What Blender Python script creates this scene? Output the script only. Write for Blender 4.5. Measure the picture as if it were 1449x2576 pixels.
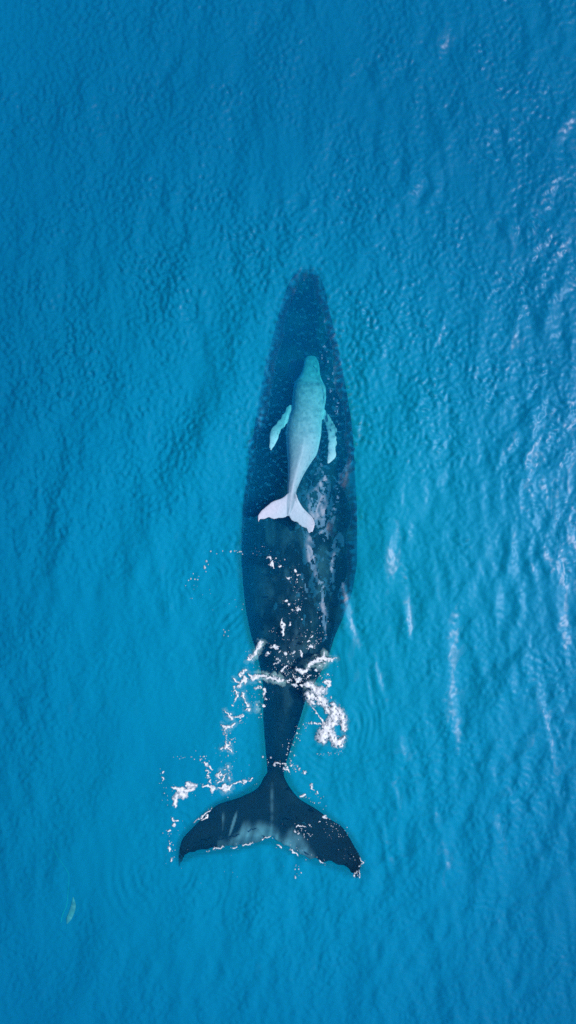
import bpy, bmesh, math, random
import numpy as np
from mathutils import Vector

random.seed(7)
rng = np.random.default_rng(11)
sc = bpy.context.scene
for o in list(bpy.data.objects):
    bpy.data.objects.remove(o, do_unlink=True)
R = math.radians

# ------------------------------------------------------------------ camera
CAM_H = 20.0                                   # a drone twenty metres above the sea
cd = bpy.data.cameras.new('camera')
cam = bpy.data.objects.new('camera', cd)
sc.collection.objects.link(cam)
cam.location = (0, 0, CAM_H)
cam.rotation_euler = (0, 0, 0)
cd.sensor_fit = 'VERTICAL'
cd.angle = 2 * math.atan(12.88 / CAM_H)
cd.clip_start, cd.clip_end = 0.1, 9000
sc.camera = cam

# ------------------------------------------------------------------ sky and sun
SUN_EL, SUN_AZ = 52.0, -2.0                    # azimuth measured from +x (right of the picture)
world = bpy.data.worlds.new('World')
sc.world = world
world.use_nodes = True
wn = world.node_tree
bg = wn.nodes['Background']
sky = wn.nodes.new('ShaderNodeTexSky')
sky.sky_type = 'NISHITA'
sky.sun_disc = False
sky.sun_elevation = R(SUN_EL)
sky.sun_rotation = R(90 - SUN_AZ)
sky.air_density, sky.dust_density, sky.ozone_density = 1.0, 1.0, 1.0
wn.links.new(sky.outputs[0], bg.inputs[0])
bg.inputs[1].default_value = 0.10
sl = bpy.data.lights.new('sun', 'SUN')
sun = bpy.data.objects.new('sun', sl)
sc.collection.objects.link(sun)
sl.energy = 4.0
sl.angle = R(0.53)
sl.color = (1.0, 0.975, 0.96)
SUN_DIR = Vector((math.cos(R(SUN_EL)) * math.cos(R(SUN_AZ)), math.cos(R(SUN_EL)) * math.sin(R(SUN_AZ)), math.sin(R(SUN_EL))))
sun.rotation_euler = SUN_DIR.to_track_quat('Z', 'Y').to_euler()

sc.view_settings.view_transform = 'Standard'
sc.view_settings.look = 'None'
sc.view_settings.exposure = 0.28
sc.view_settings.gamma = 1.0
sc.view_settings.use_curve_mapping = False
cy = sc.cycles
cy.max_bounces = 12
cy.diffuse_bounces = 2
cy.glossy_bounces = 2
cy.transmission_bounces = 4
cy.volume_bounces = 6
cy.transparent_max_bounces = 24
cy.use_denoising = False
cy.use_adaptive_sampling = False
cy.sample_clamp_indirect = 6.0

# ------------------------------------------------------------------ helpers
def link(o, parent=None):
    sc.collection.objects.link(o)
    if parent is not None:
        o.parent = parent
    return o

def tag(o, label=None, cat=None, group=None, kind=None):
    if label: o['label'] = label
    if cat: o['category'] = cat
    if group: o['group'] = group
    if kind: o['kind'] = kind
    return o

def mesh_np(name, verts, faces, smooth=True, mat=None):
    """verts (n,3), faces (m,4) or (m,3)"""
    me = bpy.data.meshes.new(name)
    verts = np.asarray(verts, np.float32); faces = np.asarray(faces, np.int32)
    k = faces.shape[1]
    me.vertices.add(len(verts)); me.vertices.foreach_set('co', verts.ravel())
    me.loops.add(faces.size); me.loops.foreach_set('vertex_index', faces.ravel())
    me.polygons.add(len(faces))
    me.polygons.foreach_set('loop_start', np.arange(0, faces.size, k, dtype=np.int32))
    me.polygons.foreach_set('loop_total', np.full(len(faces), k, np.int32))
    me.polygons.foreach_set('use_smooth', np.full(len(faces), smooth, bool))
    me.update(calc_edges=True)
    me.validate()
    if mat: me.materials.append(mat)
    return me

def P(px, py, depth=0.0):
    """plan position: one unit of the survey sheet is a centimetre on the sea surface"""
    k = (CAM_H + depth) / CAM_H
    return ((px - 724.5) * 0.01 * k, (1288.0 - py) * 0.01 * k, -depth)

def nodes(name):
    m = bpy.data.materials.new(name)
    m.use_nodes = True
    m.node_tree.nodes.clear()
    return m, m.node_tree.nodes, m.node_tree.links

def inside(poly, X, Y):
    """vectorised point in polygon"""
    res = np.zeros(X.shape, bool)
    n = len(poly)
    j = n - 1
    for i in range(n):
        xi, yi = poly[i]; xj, yj = poly[j]
        c = ((yi > Y) != (yj > Y)) & (X < (xj - xi) * (Y - yi) / (yj - yi + 1e-12) + xi)
        res ^= c
        j = i
    return res

# ------------------------------------------------------------------ the waves, one height field for everything
WX, WY, NX, NY = 20.48, 30.72, 682, 1024        # 3 cm cells
def wave_field():
    kx = np.fft.fftfreq(NX, WX / NX) * 2 * np.pi
    ky = np.fft.fftfreq(NY, WY / NY) * 2 * np.pi
    KX, KY = np.meshgrid(kx, ky)
    K = np.hypot(KX, KY) + 1e-9
    def layer(lo, hi, theta, spread, slope):
        """wavelengths lo..hi (m) travelling along theta, RMS slope"""
        k0, k1 = 2 * np.pi / hi, 2 * np.pi / lo
        band = 1 / (1 + (k0 / K) ** 8) / (1 + (K / k1) ** 6) * K ** -2.2
        ang = np.arctan2(KY, KX) - R(theta)
        d = np.abs(np.cos(ang)) ** spread if spread else 1.0
        n = rng.normal(size=(NY, NX)) + 1j * rng.normal(size=(NY, NX))
        h = np.real(np.fft.ifft2(n * band * d))
        gy, gx = np.gradient(h, WY / NY, WX / NX)
        return h * slope / np.sqrt((gx ** 2 + gy ** 2).mean())
    swell = layer(0.9, 3.2, -18, 4, 0.034)
    chop = layer(0.26, 0.9, -12, 2, 0.052)
    ripple = layer(0.085, 0.24, 20, 0, 0.115)
    streak = layer(0.2, 0.8, 10, 14, 0.042)
    return swell, chop, ripple, streak
swell, chop, ripple, streak = wave_field()
gx = (np.arange(NX) + 0.5) / NX * WX - WX / 2
gy = (np.arange(NY) + 0.5) / NY * WY - WY / 2
GX, GY = np.meshgrid(gx, gy)
def blur0(a, k):
    for _ in range(3):
        for ax in (0, 1):
            c = np.cumsum(np.concatenate([np.take(a, range(-k - 1, 0), ax), a, np.take(a, range(0, k), ax)], ax), ax)
            n = a.shape[ax]
            a = np.take(c, range(2 * k + 1, 2 * k + 1 + n), ax) - np.take(c, range(0, n), ax)
    return a
def sstep(a, b, t):
    t = np.clip((t - a) / (b - a), 0, 1)
    return t * t * (3 - 2 * t)
rough = 0.55 + 0.5 * sstep(0, 7, GX) + 0.25 * sstep(2, 11, GY)
slick = np.exp(-((GX + 3.2) / 3.0) ** 2 - ((GY + 6.5) / 4.5) ** 2)     # smooth upwelling left behind by the fluke
wake = np.exp(-((GX - 0.2) / 1.4) ** 2 - ((GY + 6.0) / 3.5) ** 2)
fine = (0.6 + 0.8 * sstep(-2, 6, GY)) * (1 - 0.75 * slick) * (1 - 0.4 * wake)
patch = blur0(rng.normal(size=(NY, NX)), 16); patch /= patch.std()
patch2 = blur0(rng.normal(size=(NY, NX)), 7); patch2 /= patch2.std()
ripple = ripple * np.clip(1 + 0.22 * patch + 0.18 * patch2, 0.35, 1.7)
chop = chop * np.clip(1 + 0.4 * np.roll(patch, 200, 0), 0.2, 2.0)
HF = (swell * (1 - 0.5 * slick) + (chop + streak) * rough * (1 - 0.7 * slick) + ripple * fine)
edge = sstep(WX / 2, WX / 2 - 1.5, np.abs(GX)) * sstep(WY / 2, WY / 2 - 1.5, np.abs(GY))
HF = HF * edge

# broad wave faces that tilt towards the sun (x, y, half width, half length, lean)
FACES = [(1395, 480, 9, 35, 10), (1420, 330, 12, 30, 25), (1350, 1110, 12, 60, 12), (1330, 1165, 14, 25, 8), (1300, 840, 6, 25, 8), (1310, 790, 5, 15, 10),
    (985, 1400, 10, 40, 0), (1000, 1350, 5, 20, 0), (1025, 1530, 7, 30, -4), (1030, 1575, 5, 20, 0), (1150, 1590, 9, 40, 6), (1133, 1630, 7, 30, 4),
    (1142, 1740, 13, 45, 0), (1148, 1830, 8, 30, -4), (1370, 1770, 8, 45, -10), (1385, 1850, 7, 30, -8), (1395, 1910, 6, 25, -6), (1015, 1885, 7, 22, -3),
    (960, 1720, 5, 20, -8), (930, 1730, 4, 25, -6), (950, 1690, 4, 20, -4), (870, 1520, 7, 45, -10), (885, 1570, 6, 35, -8), (900, 1610, 4, 20, -8),
    (810, 1240, 13, 40, 8), (785, 1290, 14, 45, -4), (815, 1335, 14, 45, 4), (845, 1270, 8, 40, 12), (777, 1390, 8, 30, -8), (790, 1425, 7, 25, -10), (812, 1490, 5, 30, -4),
    (770, 1490, 4, 35, -4), (835, 1430, 6, 25, 6), (870, 1190, 5, 25, 8), (815, 1560, 7, 25, -4), (905, 1080, 3, 25, 6),
    (1100, 2060, 5, 20, -4), (1120, 2130, 6, 22, -8), (1125, 2170, 5, 15, -5), (1255, 2070, 6, 25, -8), (1000, 2000, 4, 30, -8), (970, 2100, 3, 30, -6),
    (1410, 1400, 10, 45, -3), (1440, 1330, 10, 40, 0), (1425, 1480, 9, 40, -6), (1405, 1270, 8, 30, 6), (1420, 1580, 8, 30, -6), (1440, 1180, 9, 35, 6), (1380, 1400, 6, 20, 0),
    (1435, 1050, 8, 30, 10), (1415, 620, 9, 35, 14), (1385, 600, 6, 25, 14), (1110, 840, 6, 20, 12), (1120, 100, 9, 30, 10), (1300, 600, 6, 25, 10), (1350, 640, 6, 30, 14)]
GLINT = np.zeros(GX.shape)
for cx_, cy_, r0_, r1_, lam, amp in [(1.15, -5.4, 0.35, 1.7, 0.17, 0.007), (-2.0, -1.9, 0.2, 1.8, 0.20, 0.006), (-3.0, -9.0, 0.3, 2.2, 0.26, 0.005), (0.0, -4.2, 1.0, 2.6, 0.22, 0.004)]:
    rr = np.hypot(GX - cx_, (GY - cy_) * 0.9)        # rings running out from the splashes
    HF = HF + 0.6 * amp * np.sin(2 * np.pi * rr / lam + 1.6 * swell / swell.std() + 1.2 * chop / chop.std()) * sstep(r0_, r0_ + 0.3, rr) * sstep(r1_, r1_ - 0.9, rr) * (0.5 + 0.5 * np.sin(3 * np.arctan2(GY - cy_, GX - cx_) + cx_))
BASE_Y, BASE_X = np.gradient(HF, WY / NY, WX / NX)
WARP, WARP2 = [a / a.std() for a in (chop - np.roll(chop, 40, 0), ripple * 0.6 + np.roll(chop, 90, 1))]
for fx, fy, fw, fl, lean in FACES:
    wx, wy = (fx - 724.5) * 0.01, (1288 - fy) * 0.01
    V_ = Vector((-wx, -wy, CAM_H)).normalized() + SUN_DIR
    gxs, gys = -V_.x / V_.z, -V_.y / V_.z
    lin = GX - wx - (GY - wy) * lean / fl * 0.5
    dx, dy = lin + WARP * fw * 0.02, GY - wy + WARP2 * fl * 0.012
    w_, l_ = fw * 0.013, fl * 0.013
    win = np.exp(-(dx / w_) ** 2 - (dy / l_) ** 2)
    GLINT = np.maximum(GLINT, sstep(0.22, 0.6, win + 0.10 * WARP2))
    core = np.exp(-(lin / w_) ** 2 - (dy / l_) ** 2)
    wsum = core.sum() + 1e-9
    mx_, my_ = (BASE_X * core).sum() / wsum, (BASE_Y * core).sum() / wsum
    g_ = (gxs - mx_) / 0.75
    t_ = lin / w_
    erf = lambda q: np.sign(q) * np.sqrt(1 - np.exp(-q * q * (1.2732 + 0.147 * q * q) / (1 + 0.147 * q * q)))
    HF = HF + np.exp(-((GY - wy) / (l_ * 1.2)) ** 2) * (g_ * w_ * 0.886 * (erf(t_) - erf(t_ / 4)) + np.exp(-(lin / (3 * w_)) ** 2) * (gys - my_) * (GY - wy) * 0.25)
HF = HF * edge

def height(x, y):
    u = np.clip((np.asarray(x) + WX / 2) / WX * NX - 0.5, 0, NX - 1.001)
    v = np.clip((np.asarray(y) + WY / 2) / WY * NY - 0.5, 0, NY - 1.001)
    i, j = u.astype(int), v.astype(int)
    fu, fv = u - i, v - j
    return ((HF[j, i] * (1 - fu) + HF[j, i + 1] * fu) * (1 - fv) + (HF[j + 1, i] * (1 - fu) + HF[j + 1, i + 1] * fu) * fv)

def spaced(core, step, far):
    a = list(np.arange(0, core + step / 2, step))
    s = step
    while a[-1] < far:
        s *= 1.45
        a.append(a[-1] + s)
    a = np.array(a)
    return np.concatenate([-a[:0:-1], a])

# ------------------------------------------------------------------ the whales' outlines, in plan
MOTHER = [  # y, left, right, depth of the back, height / width
    (680, 748, 794, 3.02, 0.6), (700, 734, 807, 2.82, 0.8), (735, 718, 819, 2.61, 0.9), (780, 704, 828, 2.37, 1.0), (840, 688, 843, 2.04, 1.0),
    (900, 672, 855, 1.71, 1.0), (1000, 652, 874, 1.31, 1.0), (1100, 636, 888, 1.09, 1.0), (1200, 620, 893, 0.88, 0.98),
    (1300, 609, 898, 0.69, 0.94), (1400, 607, 898, 0.58, 0.9), (1480, 612, 887, 0.51, 0.88), (1550, 621, 864, 0.49, 0.86),
    (1600, 632, 842, 0.45, 0.9), (1650, 648, 826, 0.41, 0.98), (1700, 658, 802, 0.52, 1.08), (1745, 663, 775, 0.52, 1.2),
    (1800, 662, 757, 0.59, 1.3), (1850, 665, 742, 0.63, 1.4), (1900, 669, 726, 0.59, 1.5), (1940, 672, 714, 0.51, 1.4),
    (1985, 668, 716, 0.44, 1.0), (2030, 667, 712, 0.42, 0.7), (2075, 672, 700, 0.44, 0.5)]
M_LEAD_L = [(690, 1930), (668, 1947), (649, 1980), (603, 2004), (546, 2023), (511, 2054), (480, 2085), (457, 2112), (448, 2150), (447, 2180)]
M_TRAIL_L = [(686, 2106), (679, 2106), (653, 2119), (614, 2128), (557, 2137), (500, 2143), (474, 2150), (460, 2166), (453, 2186)]
M_LEAD_R = [(690, 1930), (710, 1942), (722, 1967), (749, 2004), (787, 2028), (825, 2055), (864, 2082), (890, 2124), (910, 2165), (903, 2205)]
M_TRAIL_R = [(686, 2106), (695, 2120), (729, 2135), (768, 2158), (817, 2170), (856, 2178), (882, 2193), (894, 2212)]

def Q(pts):            # calf survey sheet
    return [(562.3 + a * 0.27364, 850.6 + b * 0.27364) + tuple(r) for a, b, *r in pts]
CALF = [  # y, left, right (calf sheet), depth, height / width
    (163, 775, 835, 1.12, 0.5), (178, 755, 852, 1.08, 0.55), (215, 742, 872, 1.02, 0.6), (260, 734, 882, 0.96, 0.62), (330, 708, 888, 0.88, 0.66), (400, 662, 912, 0.78, 0.7),
    (470, 641, 943, 0.58, 0.76), (550, 632, 943, 0.52, 0.78), (640, 624, 930, 0.46, 0.8), (760, 588, 905, 0.38, 0.84), (880, 571, 898, 0.31, 0.84),
    (960, 577, 884, 0.26, 0.84), (1060, 582, 860, 0.22, 0.86), (1150, 590, 802, 0.18, 0.92), (1250, 592, 740, 0.14, 1.0),
    (1340, 588, 696, 0.11, 1.1), (1420, 586, 668, 0.08, 0.95), (1490, 580, 664, 0.07, 0.6), (1560, 578, 640, 0.07, 0.4), (1620, 584, 612, 0.07, 0.3)]
C_LEAD_L = [(625, 1400), (585, 1430), (540, 1466), (460, 1496), (390, 1546), (335, 1600), (313, 1640), (318, 1685)]
C_TRAIL_L = [(602, 1640), (588, 1638), (560, 1651), (480, 1666), (400, 1660), (352, 1664), (334, 1680), (325, 1694)]
C_LEAD_R = [(625, 1400), (668, 1432), (684, 1475), (724, 1545), (775, 1604), (828, 1656), (841, 1702), (820, 1782)]
C_TRAIL_R = [(602, 1640), (620, 1668), (650, 1692), (690, 1714), (735, 1744), (766, 1778), (788, 1792), (806, 1786)]
C_FLIP_L = [(650, 640, 60), (600, 705, 50), (560, 755, 42), (520, 800, 38), (488, 838, 40), (468, 880, 38), (462, 915, 40), (455, 945, 36), (445, 980, 30), (436, 1008, 20), (438, 1030, 9)]
C_FLIP_R = [(900, 690, 46), (940, 725, 34), (965, 770, 36), (982, 812, 42), (996, 850, 46), (992, 890, 38), (1000, 930, 40), (1004, 962, 38), (993, 1000, 32), (996, 1045, 40), (996, 1075, 36), (980, 1110, 28), (968, 1135, 20), (957, 1152, 8)]

def fluke_poly(L, T):
    return [tuple(p[:2]) for p in L] + [tuple(p[:2]) for p in reversed(T)]
mother_polys = [[(l, y) for y, l, r, *_ in MOTHER] + [(r, y) for y, l, r, *_ in reversed(MOTHER)],
                fluke_poly(M_LEAD_L, M_TRAIL_L), fluke_poly(M_LEAD_R, M_TRAIL_R)]
def flip_poly(F):
    out_l, out_r = [], []
    for i, (x, y, r) in enumerate(F):
        a, b = F[max(i - 1, 0)], F[min(i + 1, len(F) - 1)]
        dx, dy = b[0] - a[0], b[1] - a[1]
        n = math.hypot(dx, dy)
        out_l.append((x - dy / n * r, y + dx / n * r)); out_r.append((x + dy / n * r, y - dx / n * r))
    return out_l + out_r[::-1]
calf_polys = [Q([(l, y) for y, l, r, *_ in CALF] + [(r, y) for y, l, r, *_ in reversed(CALF)]),
              Q(fluke_poly(C_LEAD_L, C_TRAIL_L)), Q(fluke_poly(C_LEAD_R, C_TRAIL_R)), Q(flip_poly(C_FLIP_L)), Q(flip_poly(C_FLIP_R))]

# ------------------------------------------------------------------ water: a body that scatters and absorbs, and its reflecting surface
m_body, N, L = nodes('sea_water')
out = N.new('ShaderNodeOutputMaterial')
vs = N.new('ShaderNodeVolumeScatter')
va = N.new('ShaderNodeVolumeAbsorption')
add = N.new('ShaderNodeAddShader')
S_SCAT = (0.002, 0.108, 0.262)
S_ABS = (1.5, 0.022, 0.017)
vs.inputs['Color'].default_value = tuple(S_SCAT) + (1,)
vs.inputs['Density'].default_value = 1.0
vs.inputs['Anisotropy'].default_value = 0.0
va.inputs['Color'].default_value = tuple(1 - a / 2 for a in S_ABS) + (1,)
va.inputs['Density'].default_value = 2.0
tc = N.new('ShaderNodeTexCoord')           # edge darkening painted into the scatter colour, strongest towards the top
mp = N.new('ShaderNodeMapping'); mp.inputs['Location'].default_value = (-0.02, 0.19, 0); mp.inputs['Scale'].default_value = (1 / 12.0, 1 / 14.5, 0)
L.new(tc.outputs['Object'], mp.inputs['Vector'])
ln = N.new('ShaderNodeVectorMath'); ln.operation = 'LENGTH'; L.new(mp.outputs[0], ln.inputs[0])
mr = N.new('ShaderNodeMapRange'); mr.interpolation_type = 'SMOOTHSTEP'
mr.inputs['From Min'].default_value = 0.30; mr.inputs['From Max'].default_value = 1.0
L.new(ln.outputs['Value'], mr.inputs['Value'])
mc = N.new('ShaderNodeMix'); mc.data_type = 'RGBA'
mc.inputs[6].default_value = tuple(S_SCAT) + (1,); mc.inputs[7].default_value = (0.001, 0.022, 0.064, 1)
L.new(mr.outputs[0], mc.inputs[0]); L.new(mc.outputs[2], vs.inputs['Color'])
L.new(vs.outputs[0], add.inputs[0]); L.new(va.outputs[0], add.inputs[1])
L.new(add.outputs[0], out.inputs['Volume'])

def water_grid(step, far):
    xs, ys = spaced(8.6, step, far), spaced(14.6, step, far)
    X, Y = np.meshgrid(xs, ys)
    Z = np.where((np.abs(X) < WX / 2) & (np.abs(Y) < WY / 2), height(X, Y), 0.0)
    nx, ny = len(xs), len(ys)
    idx = np.arange(nx * ny).reshape(ny, nx)
    F = np.stack([idx[:-1, :-1], idx[:-1, 1:], idx[1:, 1:], idx[1:, :-1]], -1).reshape(-1, 4)
    return X, Y, Z, F, idx

X, Y, Z, F, idx = water_grid(0.12, 4000)
V = np.stack([X, Y, Z - 0.012], -1).reshape(-1, 3)
n = len(V)
DEEP = 45.0
ring = np.concatenate([idx[0, :], idx[1:, -1], idx[-1, -2::-1], idx[-2:0:-1, 0]])
Vb = V[ring].copy(); Vb[:, 2] = -DEEP
rb = n + np.arange(len(ring))
nxt = np.roll(np.arange(len(ring)), -1)
side = np.stack([ring, rb, rb[nxt], ring[nxt]], -1)
centre = n + len(ring)
bot = np.stack([rb[nxt], rb, np.full(len(ring), centre)], -1)
me = bpy.data.meshes.new('water')
me.from_pydata(np.vstack([V, Vb, [[0, 0, -DEEP]]]).tolist(), [], F.tolist() + side.tolist() + bot.tolist())
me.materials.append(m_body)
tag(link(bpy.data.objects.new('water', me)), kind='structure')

m_surf, N, L = nodes('water_surface')
out = N.new('ShaderNodeOutputMaterial')
fr = N.new('ShaderNodeFresnel'); fr.inputs['IOR'].default_value = 1.333
gl = N.new('ShaderNodeBsdfGlossy'); gl.inputs['Roughness'].default_value = 0.28
gl.inputs['Color'].default_value = (0.44, 0.42, 0.48, 1)
tr = N.new('ShaderNodeBsdfTransparent')
# added diffuse film: its steepened wavelet shading stands in for light broken by ripples
df = N.new('ShaderNodeBsdfDiffuse'); df.inputs['Color'].default_value = (0.0, 0.25, 0.46, 1)
ge = N.new('ShaderNodeNewGeometry')
sc1 = N.new('ShaderNodeVectorMath'); sc1.operation = 'MULTIPLY'; sc1.inputs[1].default_value = (2.8, 2.8, 1.0)
nz = N.new('ShaderNodeVectorMath'); nz.operation = 'NORMALIZE'
L.new(ge.outputs['Normal'], sc1.inputs[0]); L.new(sc1.outputs[0], nz.inputs[0]); L.new(nz.outputs[0], df.inputs['Normal'])
fa = N.new('ShaderNodeAttribute'); fa.attribute_name = 'film_share'  # how much of the added diffuse film covers each point
m0 = N.new('ShaderNodeMixShader')
ra = N.new('ShaderNodeAttribute'); ra.attribute_name = 'glint_tint'      # painted glints: these faces get a paler, brighter gloss colour
r1 = N.new('ShaderNodeMapRange'); r1.inputs['To Min'].default_value = 0.36; r1.inputs['To Max'].default_value = 0.37
L.new(ra.outputs['Fac'], r1.inputs['Value']); L.new(r1.outputs[0], gl.inputs['Roughness'])
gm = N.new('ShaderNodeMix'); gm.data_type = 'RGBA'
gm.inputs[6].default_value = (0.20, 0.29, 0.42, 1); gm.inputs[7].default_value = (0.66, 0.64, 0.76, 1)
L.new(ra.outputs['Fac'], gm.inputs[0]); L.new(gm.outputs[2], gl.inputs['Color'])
r2 = N.new('ShaderNodeMapRange'); r2.inputs['To Min'].default_value = 4.4; r2.inputs['To Max'].default_value = 0.8
L.new(ra.outputs['Fac'], r2.inputs['Value'])
cx = N.new('ShaderNodeCombineXYZ'); cx.inputs[2].default_value = 1.0
L.new(r2.outputs[0], cx.inputs[0]); L.new(r2.outputs[0], cx.inputs[1]); L.new(cx.outputs[0], sc1.inputs[1])
L.new(fa.outputs['Fac'], m0.inputs[0]); L.new(tr.outputs[0], m0.inputs[1]); L.new(df.outputs[0], m0.inputs[2])
mx = N.new('ShaderNodeMixShader')
L.new(fr.outputs[0], mx.inputs[0]); L.new(m0.outputs[0], mx.inputs[1]); L.new(gl.outputs[0], mx.inputs[2])
L.new(mx.outputs[0], out.inputs['Surface'])

def blur(a, k, it=3):
    for _ in range(it):
        for ax in (0, 1):
            c = np.cumsum(np.concatenate([np.repeat(a.take([0], ax), k + 1, ax), a, np.repeat(a.take([-1], ax), k, ax)], ax), ax)
            n = a.shape[ax]
            a = (c.take(range(2 * k + 1, 2 * k + 1 + n), ax) - c.take(range(0, n), ax)) / (2 * k + 1)
    return a
PXG, PYG = GX * 100 + 724.5, 1288 - GY * 100
animal = np.zeros(GX.shape, bool)
for poly in mother_polys + calf_polys:
    animal |= inside(poly, PXG, PYG)
nearby = blur(animal.astype(float), 5)
DEEPER = sstep(-2.5, 3.0, GY)                      # the head lies deeper than the tail
speck = ripple / ripple.std()
soft = np.clip(DEEPER + 0.8 * sstep(0.3, 1.3, GX) * sstep(-4.2, -2.0, GY), 0, 1)
a0, a1 = 0.12 + 0.18 * soft, 0.44 + 0.48 * soft
EDGE_DARK = sstep(0.30, 1.0, np.hypot(GX / 12.0 - 0.02, GY / 14.5 + 0.19))  # same painted edge darkening, thins the film outwards
FILM = (0.42 - 0.29 * EDGE_DARK) * (1 - sstep(a0, a1, nearby + (0.17 * speck + 0.10 * patch2) * soft))  # share of the added film, fading out over the animals
HOLE = animal & (nearby + 0.07 * patch2 * soft > a1)
FILM = np.where(HOLE, 0.17, FILM)

X, Y, Z, F, idx = water_grid(0.03, 4000)
V = np.stack([X, Y, Z], -1).reshape(-1, 3)
fc = V[F].mean(1)
# sheet left open over the animals, save facets that flash or paint cyan ripples
px, py = fc[:, 0] * 100 + 724.5, 1288 - fc[:, 1] * 100
over = np.zeros(len(F), bool)
near = (np.abs(fc[:, 0]) < 4) & (np.abs(fc[:, 1]) < 11)
ii = np.where(near)[0]
for poly in mother_polys + calf_polys:
    over[ii] |= inside(poly, px[ii], py[ii])
a, b, c, d = V[F[:, 0]], V[F[:, 1]], V[F[:, 2]], V[F[:, 3]]
nrm = np.cross(c - a, d - b); nrm /= np.linalg.norm(nrm, axis=1, keepdims=True)
view = np.array([0, 0, CAM_H]) - fc; view /= np.linalg.norm(view, axis=1, keepdims=True)
half = view + np.array(SUN_DIR); half /= np.linalg.norm(half, axis=1, keepdims=True)
flash = np.degrees(np.arccos(np.clip((nrm * half).sum(1), -1, 1)))
ci = np.clip(((fc[:, 0] + WX / 2) / WX * NX).astype(int), 0, NX - 1); cj = np.clip(((fc[:, 1] + WY / 2) / WY * NY).astype(int), 0, NY - 1)
calfish = np.zeros(len(F), bool)
for poly in calf_polys:
    calfish[ii] |= inside(poly, px[ii], py[ii])
over &= HOLE[cj, ci] | calfish
loose = rng.random(len(F))
sl_x = (np.roll(ripple, 1, 0) - np.roll(ripple, -1, 0))[cj, ci]; sl_x /= sl_x.std()
keep = ~over | (calfish & (fc[:, 1] > 1.9) & (sl_x > 0.9) & (loose < 0.7)) | (~calfish & ((GLINT[cj, ci] > 0.3 + 0.12 * loose) | (flash < 5) | ((sl_x > 0.95) & (loose < DEEPER[cj, ci]))))
me = mesh_np('water_surface', V, F[keep], True, m_surf)
ci = np.clip(((V[:, 0] + WX / 2) / WX * NX).astype(int), 0, NX - 1); cj = np.clip(((V[:, 1] + WY / 2) / WY * NY).astype(int), 0, NY - 1)
at = me.attributes.new('film_share', 'FLOAT', 'POINT')
at.data.foreach_set('value', FILM[cj, ci].astype(np.float32))
at = me.attributes.new('glint_tint', 'FLOAT', 'POINT')
at.data.foreach_set('value', GLINT[cj, ci].astype(np.float32))
tag(link(bpy.data.objects.new('water_surface', me)), kind='structure')

# ------------------------------------------------------------------ whales
def spline(pts, n):
    pts = np.asarray(pts, float)
    d = np.r_[0, np.cumsum(np.hypot(*(np.diff(pts[:, :2], axis=0)).T))]
    t = np.linspace(0, d[-1], n)
    res = np.empty((n, pts.shape[1]))
    # monotone-ish cubic (Catmull-Rom with clamped tangents)
    for c in range(pts.shape[1]):
        y = pts[:, c]
        h = np.diff(d); s = np.diff(y) / h
        m = np.r_[s[0], np.where(s[:-1] * s[1:] > 0, 2 * s[:-1] * s[1:] / (s[:-1] + s[1:] + 1e-12 * np.sign(s[1:] + 1e-30)), 0), s[-1]]
        k = np.clip(np.searchsorted(d, t, side='right') - 1, 0, len(h) - 1)
        u = (t - d[k]) / h[k]
        res[:, c] = ((2 * u**3 - 3 * u**2 + 1) * y[k] + (u**3 - 2 * u**2 + u) * h[k] * m[k] + (-2 * u**3 + 3 * u**2) * y[k + 1] + (u**3 - u**2) * h[k] * m[k + 1])
    return res

def tube(rings, close=True):
    """rings: (n, k, 3) -> verts, faces with end caps"""
    n, k, _ = rings.shape
    V = rings.reshape(-1, 3).tolist()
    F = []
    for i in range(n - 1):
        for j in range(k):
            F.append((i * k + j, i * k + (j + 1) % k, (i + 1) * k + (j + 1) % k, (i + 1) * k + j))
    F.append(tuple(range(k - 1, -1, -1)))
    F.append(tuple(range((n - 1) * k, n * k)))
    return V, F

def body_loft(rows, n=90, k=40, ridge=None):
    S = spline([(0, y, l, r, d, a) for y, l, r, d, a in rows], n)
    ang = np.linspace(0, 2 * np.pi, k, endpoint=False)
    rings = np.zeros((n, k, 3))
    for i, (_, y, l, r, d, a) in enumerate(S):
        w = (r - l) * 0.005
        h = w * a
        kk = (CAM_H + d + h) / CAM_H
        cx, cyy = ((l + r) / 2 - 724.5) * 0.01 * kk, (1288 - y) * 0.01 * kk
        c, s = np.cos(ang), np.sin(ang)
        p = 0.92
        rings[i, :, 0] = cx + w * kk * np.sign(c) * np.abs(c) ** p
        rings[i, :, 1] = cyy
        zz = h * np.sign(s) * np.abs(s) ** p
        if ridge is not None:
            zz = zz + ridge(y) * np.exp(-(c / 0.22) ** 2) * (s > 0)
        rings[i, :, 2] = -(d + h) + zz
    return tube(rings)

def fluke_loft(L, T, depth_root, depth_tip, thick, n=40, k=16):
    a, b = spline(L, n), spline(T, n)
    for i in range(2, n - 1):
        b[i, 1] += (noise2(b[i, 0], b[i, 1], 0.13, 5) - 0.5) * 55 * thick
    rings = np.zeros((n, k, 3))
    ang = np.linspace(0, 2 * np.pi, k, endpoint=False)
    for i in range(n):
        t = i / (n - 1)
        d = depth_root + (depth_tip - depth_root) * t ** 1.3
        p, q = np.array(P(*a[i], d)), np.array(P(*b[i], d))
        mid, hv = (p + q) / 2, (q - p) / 2
        th = thick * (1 - 0.72 * t) * min(1, np.linalg.norm(hv) / (0.12 * thick / 0.09) + 0.25)
        for j, g in enumerate(ang):
            c = math.cos(g)
            rings[i, j] = mid + hv * c
            rings[i, j, 2] += th * math.sin(g) * (0.35 + 0.65 * (0.5 - 0.5 * c) ** 0.8) * 1.0
    return tube(rings)

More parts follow.
